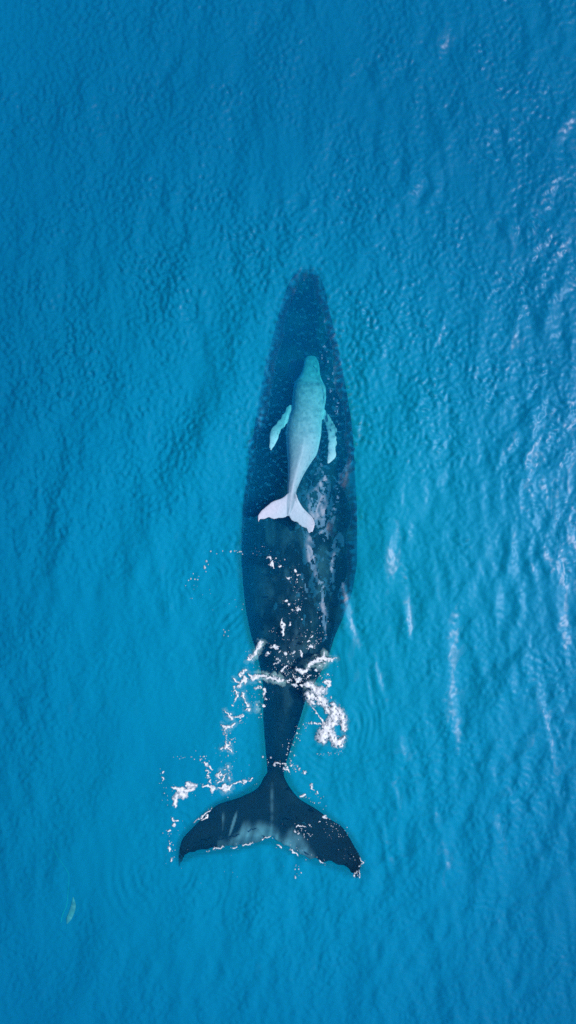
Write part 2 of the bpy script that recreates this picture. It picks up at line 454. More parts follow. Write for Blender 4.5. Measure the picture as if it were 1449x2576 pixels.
def flipper_loft(F, d0, d1, flat, n=40, k=14):
    S = spline(F, n)
    ang = np.linspace(0, 2 * np.pi, k, endpoint=False)
    rings = np.zeros((n, k, 3))
    for i in range(n):
        t = i / (n - 1)
        d = d0 + (d1 - d0) * t
        x, y, r = S[i]
        r = r * (1 + 0.13 * math.sin(i * 1.05 + x))
        A, B = S[max(i - 1, 0)], S[min(i + 1, n - 1)]
        dv = np.array([B[0] - A[0], B[1] - A[1]]); dv /= np.linalg.norm(dv)
        nv = np.array([-dv[1], dv[0]])
        for j, g in enumerate(ang):
            q = P(x + nv[0] * r * math.cos(g), y + nv[1] * r * math.cos(g), d)
            rings[i, j] = (q[0], q[1], q[2] + r * 0.01 * flat * math.sin(g))
    return tube(rings)

def fuse(name, parts, voxel, mat, smooth_it=3):
    """several closed lofts welded into ONE continuous skin"""
    me = bpy.data.meshes.new(name)
    V, Fs = [], []
    for v, f in parts:
        o = len(V)
        V += [tuple(p) for p in v]
        Fs += [tuple(i + o for i in q) for q in f]
    me.from_pydata(V, [], Fs)
    me.update()
    bm = bmesh.new(); bm.from_mesh(me)
    bmesh.ops.recalc_face_normals(bm, faces=bm.faces)
    bm.to_mesh(me); bm.free()
    tmp = bpy.data.objects.new(name + '_tmp', me)
    link(tmp)
    r = tmp.modifiers.new('remesh', 'REMESH')
    r.mode = 'VOXEL'; r.voxel_size = voxel
    s = tmp.modifiers.new('smooth', 'SMOOTH'); s.iterations = smooth_it; s.factor = 0.5
    dg = bpy.context.evaluated_depsgraph_get()
    new = bpy.data.meshes.new_from_object(tmp.evaluated_get(dg))
    new.name = name
    bpy.data.objects.remove(tmp, do_unlink=True)
    new.materials.clear(); new.materials.append(mat)
    new.polygons.foreach_set('use_smooth', np.ones(len(new.polygons), bool))
    return new

def co_of(me):
    a = np.empty(len(me.vertices) * 3, np.float32)
    me.vertices.foreach_get('co', a)
    return a.reshape(-1, 3)

def noise2(x, y, s, seed=0):
    """cheap value noise"""
    x, y = np.asarray(x) * s + 100.3, np.asarray(y) * s + 57.7
    i, j = np.floor(x).astype(int), np.floor(y).astype(int)
    f, g = x - i, y - j
    f, g = f * f * (3 - 2 * f), g * g * (3 - 2 * g)
    def hsh(a, b):
        h = (a * 374761393 + b * 668265263 + seed * 974711) & 0x7fffffff
        h = ((h ^ (h >> 13)) * 1274126177) & 0x7fffffff
        return ((h ^ (h >> 16)) & 0xffff) / 65535.0
    return (hsh(i, j) * (1 - f) + hsh(i + 1, j) * f) * (1 - g) + (hsh(i, j + 1) * (1 - f) + hsh(i + 1, j + 1) * f) * g

def paint(me, vals):
    at = me.attributes.new('pale', 'FLOAT', 'POINT')
    at.data.foreach_set('value', np.clip(vals, 0, 1).astype(np.float32))

def skin(name, dark, pale, scale, rough, spots):
    m, N, L = nodes(name)
    out = N.new('ShaderNodeOutputMaterial')
    b = N.new('ShaderNodeBsdfPrincipled')
    b.inputs['Roughness'].default_value = rough
    b.inputs['Specular IOR Level'].default_value = 0.04
    at = N.new('ShaderNodeAttribute'); at.attribute_name = 'pale'
    tc = N.new('ShaderNodeTexCoord')
    no = N.new('ShaderNodeTexNoise'); no.inputs['Scale'].default_value = scale; no.inputs['Detail'].default_value = 6
    L.new(tc.outputs['Object'], no.inputs['Vector'])
    ma = N.new('ShaderNodeMath'); ma.operation = 'MULTIPLY_ADD'
    L.new(no.outputs['Fac'], ma.inputs[0]); ma.inputs[1].default_value = spots; ma.inputs[2].default_value = -spots * 0.5
    ad = N.new('ShaderNodeMath'); ad.operation = 'ADD'; ad.use_clamp = True
    L.new(at.outputs['Fac'], ad.inputs[0]); L.new(ma.outputs[0], ad.inputs[1])
    mix = N.new('ShaderNodeMix'); mix.data_type = 'RGBA'
    mix.inputs[6].default_value = dark + (1,); mix.inputs[7].default_value = pale + (1,)
    L.new(ad.outputs[0], mix.inputs[0]); L.new(mix.outputs[2], b.inputs['Base Color'])
    bp = N.new('ShaderNodeBump'); bp.inputs['Strength'].default_value = 0.35; bp.inputs['Distance'].default_value = 0.03
    L.new(no.outputs['Fac'], bp.inputs['Height']); L.new(bp.outputs[0], b.inputs['Normal'])
    L.new(b.outputs[0], out.inputs['Surface'])
    return m

m_mother = skin('mother_skin', (0.003, 0.006, 0.012), (0.56, 0.40, 0.56), 3.0, 0.6, 0.03)
m_calf = skin('calf_skin', (0.04, 0.15, 0.22), (0.55, 0.48, 0.60), 13.0, 0.5, 0.30)
m_eye, N, L = nodes('whale_eye')
out = N.new('ShaderNodeOutputMaterial'); b = N.new('ShaderNodeBsdfPrincipled')
b.inputs['Base Color'].default_value = (0.01, 0.01, 0.012, 1); b.inputs['Roughness'].default_value = 0.2
L.new(b.outputs[0], out.inputs['Surface'])

def ball(name, loc, r, mat, parent, squash=(1, 1, 1)):
    bm = bmesh.new()
    bmesh.ops.create_icosphere(bm, subdivisions=2, radius=r)
    for v in bm.verts:
        v.co = Vector((v.co.x * squash[0], v.co.y * squash[1], v.co.z * squash[2]))
    me = bpy.data.meshes.new(name); bm.to_mesh(me); bm.free()
    me.polygons.foreach_set('use_smooth', np.ones(len(me.polygons), bool))
    me.materials.append(mat)
    o = link(bpy.data.objects.new(name, me), parent)
    o.location = Vector(loc) - (parent.location if parent else Vector())
    return o

def whale(name, body_me, label, cat, loc):
    e = bpy.data.objects.new(name, None)
    e.empty_display_size = 0.5
    link(e); e.location = loc
    tag(e, label, cat)
    body_me.transform(__import__('mathutils').Matrix.Translation(-Vector(loc)))
    link(bpy.data.objects.new('body', body_me), e)
    return e

# mother
def m_ridge(y):
    return 0.10 * np.exp(-((y - 1590) / 30) ** 2) + 0.03 * np.exp(-((y - 1800) / 120) ** 2)
parts = [body_loft(MOTHER, 110, 44, m_ridge),
         fluke_loft(M_LEAD_L, M_TRAIL_L, 0.54, 0.52, 0.15), fluke_loft(M_LEAD_R, M_TRAIL_R, 0.54, 0.36, 0.15)]
# dorsal fin: low hooked hump
fin = np.zeros((7, 12, 3))
for i, t in enumerate(np.linspace(0, 1, 7)):
    for j, g in enumerate(np.linspace(0, 2 * np.pi, 12, endpoint=False)):
        x, y, _ = P(711 + math.cos(g) * 6 * (1 - 0.7 * t), 1572 + 20 * t + math.sin(g) * 30 * (1 - 0.75 * t), 0.5)
        fin[i, j] = (x, y, -0.72 + 0.42 * t)
parts.append(tube(fin))
# long flippers folded under the chest
for s, F_ in ((-1, [(690, 1060, 30), (660, 1120, 32), (655, 1200, 30), (662, 1280, 26), (672, 1350, 18), (680, 1390, 8)]),
              (1, [(830, 1060, 30), (858, 1120, 32), (862, 1200, 30), (855, 1280, 26), (846, 1350, 18), (840, 1390, 8)])):
    parts.append(flipper_loft(F_, 3.0, 3.6, 0.3))
me = fuse('mother_body', parts, 0.032, m_mother, 2)
v = co_of(me)
kz = CAM_H / (CAM_H - v[:, 2])
px, py = v[:, 0] * kz * 100 + 724.5, 1288 - v[:, 1] * kz * 100
trail_l = np.interp(px, [450, 500, 557, 614, 653, 684], [2150, 2143, 2137, 2128, 2119, 2106])
trail_r = np.interp(px, [684, 695, 729, 768, 817, 856], [2106, 2120, 2135, 2158, 2170, 2178])
dist = np.where(px < 684, trail_l, trail_r) - py
wob = noise2(px, py * 0.35, 0.05, 3) * 40
band = np.where(px < 684, np.interp(px, [540, 580, 625, 684], [2, 22, 46, 22]), np.interp(px, [684, 705, 740, 775, 800], [18, 24, 42, 34, 0]))
pale = sstep(26, -14, dist - band + wob * 0.7 - 10) * (0.35 + 0.75 * noise2(px + 0.25 * py, py * 0.15, 0.16, 77)) * ((px > 548) & (px < 798) & (py > 2040))
streaks = sstep(0.72, 0.9, noise2(px + 0.3 * py, py * 0.12, 0.09, 8)) * sstep(2030, 2060, py) * ((px > 560) & (px < 670)) * 0.35
ridge = np.exp(-((px - 684) / 3.5) ** 2) * sstep(1960, 1985, py) * sstep(2090, 2030, py) * 0.3 * noise2(px * 0.5, py, 0.09, 31)
lat = np.clip(np.abs(px - 750) / 150, 0, 1)
mott = 0.08 * sstep(0.45, 0.8, noise2(px + 8 * noise2(px, py, 0.12, 9), py * 0.45, 0.045, 5)) + 0.05 * sstep(0.55, 0.85, noise2(px, py * 0.4, 0.15, 6))
mott = mott * sstep(1980, 1500, py) + 0.012
paint(me, np.maximum.reduce([pale * (0.3 + 0.35 * noise2(px, py, 0.08, 2)), streaks, ridge]) + mott)
mother = whale('humpback_whale', me, 'large dark adult whale swimming head up the picture, tail flukes awash in foam', 'whale', P(740, 1450, 1.5))
for s, ex in ((-1, 672), (1, 858)):
    ball('eye', P(ex, 905, 3.0), 0.06, m_eye, mother)

# calf
CQ = []
for y, l, r, d, a in CALF:
    (l2, y2), (r2, _) = Q([(l, y), (r, y)])
    CQ.append((y2, l2, r2, d, a))
def c_ridge(y):
    return 0.02 * np.exp(-((y - 1130) / 14) ** 2) + 0.012 * (y > 1120)
parts = [body_loft(CQ, 90, 40, c_ridge),
         fluke_loft(Q(C_LEAD_L), Q(C_TRAIL_L), 0.10, 0.05, 0.05), fluke_loft(Q(C_LEAD_R), Q(C_TRAIL_R), 0.10, 0.06, 0.05),
         flipper_loft([(x, y, r * 0.27364) for x, y, r in Q(C_FLIP_L)], 0.75, 0.35, 0.35),
         flipper_loft([(x, y, r * 0.27364) for x, y, r in Q(C_FLIP_R)], 0.75, 0.30, 0.35)]
me = fuse('calf_body', parts, 0.016, m_calf, 2)
v = co_of(me)
kz = CAM_H / (CAM_H - v[:, 2])
px, py = v[:, 0] * kz * 100 + 724.5, 1288 - v[:, 1] * kz * 100
cx = np.interp(py, [c[0] for c in CQ], [(c[1] + c[2]) / 2 for c in CQ])
hw = np.interp(py, [c[0] for c in CQ], [(c[2] - c[1]) / 2 for c in CQ])
u = np.abs(px - cx) / hw
base = np.interp(py, [900, 980, 1060, 1120, 1180, 1260, 1340], [0.46, 0.42, 0.42, 0.54, 0.54, 0.46, 0.44])
scars = (noise2(px + 3 * noise2(px, py, 0.3, 4), py, 0.16, 21) - 0.5) * sstep(1220, 1060, py) * 0.3
mid = np.exp(-((px - cx) / 3) ** 2) * sstep(1110, 1130, py) * 0.2
edge_ = sstep(0.84, 1.0, u) * 0.42
flip = (u > 1.15) & (py > 1000) & (py < 1180)
paint(me, np.where(flip, 0.45 + 0.55 * sstep(1070, 1110, py), base - scars + mid + edge_))
calf = whale('whale_calf', me, 'small pale grey calf swimming just above the back of the dark adult whale', 'whale calf', P(*Q([(740, 900)])[0], 0.6))
for ex, ey in ((937, 486), (650, 486)):
    q = Q([(ex, ey)])[0]
    ball('eye', P(q[0], q[1], 0.86), 0.022, m_eye, calf)

# ------------------------------------------------------------------ foam
m_foam, N, L = nodes('sea_foam')
out = N.new('ShaderNodeOutputMaterial'); b = N.new('ShaderNodeBsdfPrincipled')
b.inputs['Roughness'].default_value = 0.8; b.inputs['Specular IOR Level'].default_value = 0.1
at = N.new('ShaderNodeAttribute'); at.attribute_name = 'thick'
tc = N.new('ShaderNodeTexCoord')
no = N.new('ShaderNodeTexNoise'); no.inputs['Scale'].default_value = 14; no.inputs['Detail'].default_value = 5
L.new(tc.outputs['Object'], no.inputs['Vector'])
rp = N.new('ShaderNodeValToRGB')
rp.color_ramp.elements[0].position = 0.3; rp.color_ramp.elements[0].color = (0.26, 0.33, 0.42, 1)
rp.color_ramp.elements[1].position = 0.75; rp.color_ramp.elements[1].color = (0.58, 0.61, 0.66, 1)
ma = N.new('ShaderNodeMath'); ma.operation = 'MULTIPLY_ADD'; ma.inputs[1].default_value = 0.7
L.new(no.outputs['Fac'], ma.inputs[0]); L.new(at.outputs['Fac'], ma.inputs[2])
L.new(ma.outputs[0], rp.inputs['Fac']); L.new(rp.outputs['Color'], b.inputs['Base Color'])
al = N.new('ShaderNodeMapRange'); al.inputs['From Min'].default_value = 0.30; al.inputs['From Max'].default_value = 0.70
al.inputs['To Min'].default_value = 0.12; al.inputs['To Max'].default_value = 1.0
L.new(ma.outputs[0], al.inputs['Value']); L.new(al.outputs[0], b.inputs['Alpha'])
L.new(b.outputs[0], out.inputs['Surface'])

m_halo, N, L = nodes('bubble_cloud')
out = N.new('ShaderNodeOutputMaterial'); b = N.new('ShaderNodeBsdfPrincipled')
b.inputs['Base Color'].default_value = (0.55, 0.66, 0.70, 1); b.inputs['Roughness'].default_value = 1.0; b.inputs['Specular IOR Level'].default_value = 0.0
at = N.new('ShaderNodeAttribute'); at.attribute_name = 'thick'
tc = N.new('ShaderNodeTexCoord')
no = N.new('ShaderNodeTexNoise'); no.inputs['Scale'].default_value = 5; no.inputs['Detail'].default_value = 5
L.new(tc.outputs['Object'], no.inputs['Vector'])
mu = N.new('ShaderNodeMath'); mu.operation = 'MULTIPLY'; L.new(at.outputs['Fac'], mu.inputs[0]); L.new(no.outputs['Fac'], mu.inputs[1])
al = N.new('ShaderNodeMapRange'); al.inputs['From Max'].default_value = 0.3; al.inputs['To Max'].default_value = 0.42
L.new(mu.outputs[0], al.inputs['Value']); L.new(al.outputs[0], b.inputs['Alpha']); L.new(b.outputs[0], out.inputs['Surface'])

def SA(pts): return [(562.3 + a * 0.23382, 1585.9 + b * 0.23382, r * 0.23382) for a, b, r in pts]
def SB(pts): return [(389.3 + a * 0.199, 1838.2 + b * 0.199, r * 0.199) for a, b, r in pts]
def SE(pts): return [(562.3 + a * 0.27364, 1333.6 + b * 0.27364, r * 0.27364) for a, b, r in pts]
def SC(pts): return [(403.7 + a * 0.38308, 1622 + b * 0.38308, r * 0.38308) for a, b, r in pts]

def foam(label, strokes, group=None, cell=0.9, lace=0.75, lift=0.02, depth=0.0, cat='sea foam', name='foam_patch', mat=None, seed=None, fat=1.0, parent=None, multi=False):
    """a raft of foam: the swept outline of its strokes, eaten into by holes, domed by its thickness"""
    seed = rng.integers(1, 9999) if seed is None else seed
    P_ = np.array([p for st in strokes for p in st])
    mr = P_[:, 2].max() * 2
    xs = np.arange(P_[:, 0].min() - mr, P_[:, 0].max() + mr, cell)
    ys = np.arange(P_[:, 1].min() - mr, P_[:, 1].max() + mr, cell)
    X, Y = np.meshgrid(xs, ys)
    wx = X + (noise2(X, Y, 0.16, seed) - 0.5) * 7 + (noise2(X, Y, 0.5, seed + 3) - 0.5) * 2.5
    wy = Y + (noise2(X, Y, 0.16, seed + 1) - 0.5) * 7 + (noise2(X, Y, 0.5, seed + 4) - 0.5) * 2.5
    f = np.full(X.shape, -9.0)
    for st in strokes:
        st = list(st) if len(st) > 1 else [st[0], (st[0][0] + 0.5, st[0][1], st[0][2])]
        for (ax, ay, ar), (bx, by, br) in zip(st[:-1], st[1:]):
            dx, dy = bx - ax, by - ay
            t = np.clip(((wx - ax) * dx + (wy - ay) * dy) / (dx * dx + dy * dy + 1e-9), 0, 1)
            r = ar + (br - ar) * t
            f = np.maximum(f, 1 - np.hypot(wx - ax - t * dx, wy - ay - t * dy) / (r * 1.18 * fat + 0.7))
    holes = noise2(X, Y, 0.22, seed + 7) * 0.6 + noise2(X, Y, 0.55, seed + 8) * 0.4
    f = f - lace * np.clip(holes - 0.58, 0, 1) * 3.0 - 0.12 * (noise2(X, Y, 0.8, seed + 9))
    inn = f > 0
    cells = inn[:-1, :-1] & inn[1:, :-1] & inn[:-1, 1:] & inn[1:, 1:]
    J, I = np.where(cells)
    if len(J) == 0: return None
    if not multi and parent is None:                  # one connected raft; what has come loose goes with the crumbs
        comp = np.zeros(cells.shape, int); k = 0; sizes = [0]
        for j0, i0 in zip(J, I):
            if comp[j0, i0]: continue
            k += 1; stack = [(j0, i0)]; comp[j0, i0] = k; n_ = 0
            while stack:
                j, i = stack.pop(); n_ += 1
                for a_, b_ in ((j + 1, i), (j - 1, i), (j, i + 1), (j, i - 1)):
                    if 0 <= a_ < comp.shape[0] and 0 <= b_ < comp.shape[1] and cells[a_, b_] and not comp[a_, b_]:
                        comp[a_, b_] = k; stack.append((a_, b_))
            sizes.append(n_)
        big = int(np.argmax(sizes))
        foam_build(X, Y, f, cells & (comp != big) & (comp > 0), depth, lift, seed, m_foam, CRUMBS)
        cells = comp == big
    parts_ = []
    foam_build(X, Y, f, cells, depth, lift, seed, mat, parts_)
    if not parts_: return None
    V_, F_, T_ = parts_[0]
    c = np.array([V_[:, 0].mean(), V_[:, 1].mean(), -depth])
    me = mesh_np(name, V_ - c, F_, True, mat or m_foam)
    at = me.attributes.new('thick', 'FLOAT', 'POINT'); at.data.foreach_set('value', T_)
    o = link(bpy.data.objects.new(name, me), parent)
    o.location = c if parent is None else c - np.array(parent.location)
    if parent is None: tag(o, label, cat, group, 'stuff' if multi else None)
    return o

CRUMBS = []
def foam_build(X, Y, f, cells, depth, lift, seed, mat, store):
    J, I = np.where(cells)
    if len(J) == 0: return
    nx = X.shape[1]
    quad = np.stack([J * nx + I, (J + 1) * nx + I, (J + 1) * nx + I + 1, J * nx + I + 1], -1)
    used, inv = np.unique(quad, return_inverse=True)
    quad = inv.reshape(-1, 4)
    k = (CAM_H + depth) / CAM_H
    vx = (X.ravel()[used] - 724.5) * 0.01 * k; vy = (1288 - Y.ravel()[used]) * 0.01 * k
    ff = np.clip(f.ravel()[used], 0, 1)
    z0 = height(vx, vy) * (1 if depth == 0 else 0.3) - depth
    top = np.stack([vx, vy, z0 + 0.008 + lift * np.sqrt(ff) * (0.7 + 0.6 * noise2(vx, vy, 14, seed))], -1)
    bot = np.stack([vx, vy, z0 - 0.012], -1)
    n = len(used)
    e = {}
    for q in quad:
        for i in range(4):
            a_, b_ = int(q[i]), int(q[(i + 1) % 4])
            if (b_, a_) in e: del e[(b_, a_)]
            else: e[(a_, b_)] = 1
    sides = [(b_, a_, a_ + n, b_ + n) for a_, b_ in e]
    F_ = np.vstack([quad, quad[:, ::-1] + n, np.array(sides)])
    store.append((np.vstack([top, bot]), F_, np.r_[ff, ff].astype(np.float32) * 0.5))

STROKES = []
def F(label, conv, strokes, **kw):
    st = [conv(s_) for s_ in strokes]
    STROKES.extend(st)
    halo = kw.pop('halo', 0)
    o = foam(label, st, **kw)
    if halo and o is not None:
        foam(None, [[(x, y, r * 1.4 + 7) for x, y, r in p] for p in st], cell=2.0, lace=0.3, lift=0.02, depth=0.14, name='bubble_cloud', mat=m_halo, parent=o)

F('ragged white foam streak slanting down the left flank just above the broken crest', SA, [[(400, 140, 25), (372, 200, 18), (320, 265, 22), (268, 315, 19)]], halo=1)
F('small triangular white foam dab on the dark back, above the broken crest', SA, [[(545, 150, 10), (545, 168, 22), (512, 182, 16)], [(545, 175, 18), (580, 182, 14)], [(480, 245, 14), (458, 262, 14)]])
F('branching white foam on the right flank at the top right of the broken crest', SA, [[(915, 385, 14), (960, 345, 22), (1010, 320, 24), (1070, 300, 26), (1130, 310, 17), (1215, 298, 9)], [(1087, 240, 11), (1075, 300, 14)], [(1130, 330, 14), (1165, 312, 9)], [(1040, 385, 16)], [(1090, 360, 12)]], halo=1)
F('short wavy foam squiggle on the middle of the dark back', SA, [[(615, 435, 10), (635, 405, 11), (682, 385, 17)], [(540, 370, 12), (570, 350, 13)], [(590, 338, 12)]])
F('lumpy white foam squiggle to the right of the mid-back squiggle, before the crest', SA, [[(790, 420, 15), (820, 435, 16), (850, 450, 22), (895, 430, 22)], [(895, 492, 12), (930, 490, 9)], [(990, 430, 14)]])
F('bright wedge of foam, left end of the crest across the tail stock', SA, [[(280, 480, 14), (312, 515, 32), (370, 495, 22), (455, 485, 14)]], halo=1)
F('long ragged foam bar, middle of the crest across the tail stock', SA, [[(462, 510, 14), (500, 508, 14), (545, 520, 20), (600, 540, 25), (632, 545, 18)], [(605, 540, 16), (605, 495, 9)], [(540, 485, 10)]], halo=1)
F('lacy white foam at the left of the crest, over open blue water', SA, [[(220, 440, 14), (172, 475, 14), (215, 500, 16), (238, 530, 28), (190, 560, 26), (160, 600, 20)], [(105, 520, 9), (160, 548, 11)], [(242, 430, 11)]], halo=1)
F('thin hooked foam trail hanging below the lacy left foam', SA, [[(118, 610, 14), (125, 655, 9), (162, 680, 10), (155, 715, 10), (125, 745, 14)], [(120, 765, 8)], [(95, 798, 14)]])
F('curled foam hook beside the thin trail, left of the tail stock', SA, [[(205, 675, 18), (205, 705, 20), (228, 750, 9), (245, 785, 10), (268, 805, 13)], [(240, 845, 10), (275, 855, 12)], [(350, 852, 11)], [(362, 795, 10)]], halo=1)
F('rounded foam puff just left of the upper tail stock', SA, [[(345, 625, 18), (375, 615, 22), (400, 612, 10)], [(390, 552, 11)]])
F('narrow upright foam fleck clinging to the left edge of the tail stock', SA, [[(437, 635, 12), (440, 660, 20), (435, 695, 16)], [(442, 735, 8), (478, 738, 6)], [(438, 785, 9), (436, 815, 9)]])
F('low winged foam dab left of the tail stock, under the curled hook', SA, [[(130, 935, 14), (165, 922, 15), (208, 915, 11)], [(180, 968, 10)], [(182, 995, 9)], [(228, 992, 9)]])
F('arrow shaped foam splash at the far left, level with the tail stock', SA, [[(12, 850, 7), (40, 900, 13), (62, 930, 22), (85, 945, 18)], [(78, 905, 11)]], halo=1)
F('fork shaped foam splash below the arrow shaped one at the far left', SA, [[(0, 1020, 12), (25, 1040, 26), (60, 1040, 20), (90, 1020, 14), (125, 1005, 10)]], halo=1)
F('bright churned foam sheet, upper lobe of the big splash right of the tail stock', SA, [[(890, 580, 16), (940, 590, 22), (985, 630, 34), (1040, 655, 40), (1075, 640, 26)], [(950, 690, 38), (1005, 720, 34), (1060, 760, 38), (1090, 800, 26)], [(905, 680, 24), (935, 760, 26), (960, 790, 18)], [(1110, 840, 20), (1120, 880, 12)]], lace=0.8, lift=0.05, fat=1.5, halo=1)
F('thin foam rope joining the two lobes of the big splash', SA, [[(970, 840, 9), (1000, 890, 8), (1040, 945, 9), (1080, 985, 13), (1112, 1012, 24)], [(985, 998, 10), (1050, 1012, 16)], [(915, 990, 9), (950, 992, 9)]])
F('dense bright white churn, lower lobe of the big splash right of the tail stock', SA, [[(1180, 790, 18), (1190, 850, 36), (1215, 890, 50), (1185, 940, 44)], [(1250, 880, 30), (1275, 930, 30), (1290, 1000, 26), (1296, 1060, 16)], [(1130, 1010, 34), (1110, 1070, 52), (1062, 1150, 46), (1075, 1185, 26)], [(1200, 1000, 20), (1160, 1010, 26)], [(1150, 1110, 30), (1190, 1165, 30), (1215, 1205, 36), (1265, 1185, 24), (1295, 1150, 14)], [(1270, 1240, 13)]], lace=0.6, lift=0.06, fat=1.6, halo=1)
F('small hooked foam shred above the big splash on the right', SA, [[(1095, 545, 13), (1135, 560, 20), (1140, 595, 14), (1110, 605, 11)], [(1130, 475, 12)], [(1150, 715, 14)]])
F('thin bright foam dash and dots under the crest at its right end', SA, [[(745, 592, 9), (790, 594, 10)], [(820, 590, 8), (858, 592, 10)], [(785, 565, 18), (810, 550, 14)]], multi=True)
F('star shaped foam fleck sitting on the right part of the crest', SA, [[(808, 495, 9), (805, 530, 20), (840, 522, 10)], [(780, 530, 10), (805, 532, 16)]])
F('small foam ring on the crest, right of the long bar', SA, [[(690, 555, 12), (690, 535, 14), (718, 528, 10)], [(745, 500, 7), (745, 470, 6)]])
F('pale foam ring of droplets high on the middle of the dark back', SA, [[(650, 240, 17), (668, 255, 12)], [(612, 215, 11), (600, 240, 12)], [(690, 215, 9)], [(735, 248, 9), (760, 235, 8)], [(820, 215, 8), (832, 240, 9), (828, 280, 7)]], multi=True)
F('stubby foam dash beside the tail flukes neck, right side', SA, [[(655, 1475, 14), (680, 1490, 18), (702, 1508, 14)], [(735, 1450, 12)], [(722, 1410, 12)], [(815, 1490, 15)], [(868, 1525, 14)]])
F('white foam dab on the narrow neck above the tail flukes', SA, [[(538, 1438, 9), (565, 1428, 17), (600, 1430, 11)], [(478, 1422, 8)], [(640, 1432, 8), (668, 1430, 8)]])
F('largest flat foam raft, shaped like a leaping dog, left of the flukes', SB, [[(230, 710, 18), (270, 720, 22), (310, 745, 36)], [(350, 718, 22), (345, 760, 40), (335, 805, 52), (375, 815, 46)], [(405, 665, 22), (440, 690, 44), (490, 690, 26), (525, 700, 18)], [(400, 750, 30), (440, 740, 24), (510, 728, 14)], [(290, 820, 36), (255, 870, 32), (255, 915, 32), (265, 955, 16)]], lace=0.12)
F('crooked foam thread leading down to the first small foam star', SB, [[(605, 400, 10), (645, 395, 14), (655, 430, 18)], [(688, 440, 12), (705, 465, 10), (728, 492, 9)], [(665, 485, 9)], [(658, 510, 8), (686, 520, 11)], [(668, 568, 16), (692, 568, 16)]])
F('first small foam star, nearer the large raft', SB, [[(605, 690, 9), (650, 690, 11), (690, 715, 14), (730, 730, 42), (727, 765, 22)], [(727, 793, 9)], [(700, 630, 16), (705, 665, 12)], [(768, 720, 14)]], lace=0.1)
F('second small foam star with two arms, nearer the left fluke', SB, [[(795, 720, 9), (845, 720, 13), (885, 735, 38), (935, 725, 22), (978, 690, 10)], [(865, 675, 15), (880, 700, 26)], [(862, 765, 17), (905, 760, 18)]], lace=0.1, halo=1)
F('open foam loop above the second small star', SB, [[(835, 500, 10), (808, 535, 14), (797, 580, 16), (815, 612, 11)], [(820, 550, 10), (850, 555, 12), (875, 570, 12), (905, 552, 14)], [(870, 590, 10), (858, 620, 15)], [(800, 652, 9), (840, 640, 9)], [(935, 600, 20), (945, 622, 20)], [(930, 455, 13)], [(885, 492, 13)]], halo=1)
F('thin broken foam line running from the second star to the left fluke', SB, [[(980, 662, 7), (1040, 658, 14), (1085, 662, 9)], [(1118, 640, 11), (1150, 645, 8)], [(1178, 632, 8), (1232, 608, 11)], [(1110, 665, 7), (1140, 668, 6)]], multi=True)
F('foam tick at the far left, under the largest raft', SB, [[(230, 1095, 17), (235, 1115, 18), (255, 1138, 10), (292, 1142, 9)], [(245, 1192, 18), (262, 1178, 8)]])
F('four armed foam splash left of the tail stock, above the crooked thread', SB, [[(845, 218, 11), (895, 195, 26), (945, 180, 12)], [(905, 160, 10), (905, 195, 18), (930, 230, 14)], [(955, 245, 14), (962, 268, 12)]], halo=1)
F('lower chain of foam crumbs at the far left, beside the left fluke tip', SB, [[(182, 1485, 20), (190, 1510, 15)], [(178, 1265, 16)], [(185, 1333, 12)], [(195, 1418, 12)], [(215, 1612, 15), (210, 1630, 12)], [(98, 595, 17), (104, 612, 12)], [(106, 536, 14)]], multi=True)
F('white foam dabs high on the dark back, upper left of the back', SE, [[(415, 250, 12), (430, 258, 16)], [(445, 300, 15), (440, 335, 12), (460, 345, 8)], [(398, 262, 7)], [(500, 325, 8), (520, 320, 7)]], multi=True)
F('string of foam beads down the middle of the dark back', SE, [[(655, 375, 13), (672, 380, 8)], [(683, 405, 8)], [(680, 455, 9)], [(590, 432, 9), (608, 435, 8)]], multi=True)
F('small foam heap on the dark back, just above its low fin', SE, [[(665, 728, 10), (685, 722, 18), (705, 738, 10)], [(630, 742, 8)], [(578, 655, 12), (585, 640, 8)], [(600, 683, 9)]])
F('bright upright foam streak over the low back fin', SE, [[(540, 820, 8), (543, 860, 14), (546, 950, 14), (540, 968, 8)], [(612, 872, 13), (620, 860, 8)]], lace=0.4)
F('slanting foam dash low on the right of the dark back', SE, [[(795, 990, 8), (818, 972, 9)], [(785, 1025, 9)], [(795, 1060, 9), (825, 1065, 7)]])
F('sparkling foam curl on the right tail fluke', SC, [[(895, 1200, 7), (910, 1188, 8), (950, 1188, 7)], [(885, 1225, 10)], [(905, 1240, 6)], [(980, 1182, 6)], [(1045, 1160, 8)]], lace=0.4, multi=True, fat=0.72)
F('foam dabs along the leading edge of the right tail fluke', SC, [[(985, 915, 10), (1000, 945, 9)], [(1030, 972, 9)], [(1055, 1010, 6)], [(920, 1000, 9), (950, 990, 7)], [(1060, 1135, 7), (1090, 1128, 6)]], multi=True, fat=0.72)
F('thin white wash along the leading edge of the left tail fluke', SC, [[(225, 1165, 5), (255, 1140, 7), (295, 1112, 8), (325, 1085, 6)], [(332, 1075, 7)], [(270, 1150, 5), (310, 1120, 5)]], lace=0.7, multi=True, fat=0.72)
F('wispy white wash round the tip of the right tail fluke', SC, [[(1310, 1400, 5), (1328, 1435, 6), (1300, 1450, 4)], [(1275, 1500, 4), (1300, 1490, 4), (1305, 1530, 4)], [(1270, 1530, 4), (1285, 1480, 3)]], lace=0.7, multi=True, fat=0.72)
F('thin broken foam line along the trailing edge of the left tail fluke', SC, [[(300, 1356, 6), (318, 1352, 5)], [(350, 1340, 4), (410, 1330, 5)], [(470, 1332, 5), (500, 1325, 6)], [(540, 1312, 5), (610, 1300, 4)], [(660, 1278, 5), (705, 1262, 6), (722, 1255, 7)]], lace=0.5, multi=True, fat=0.72)
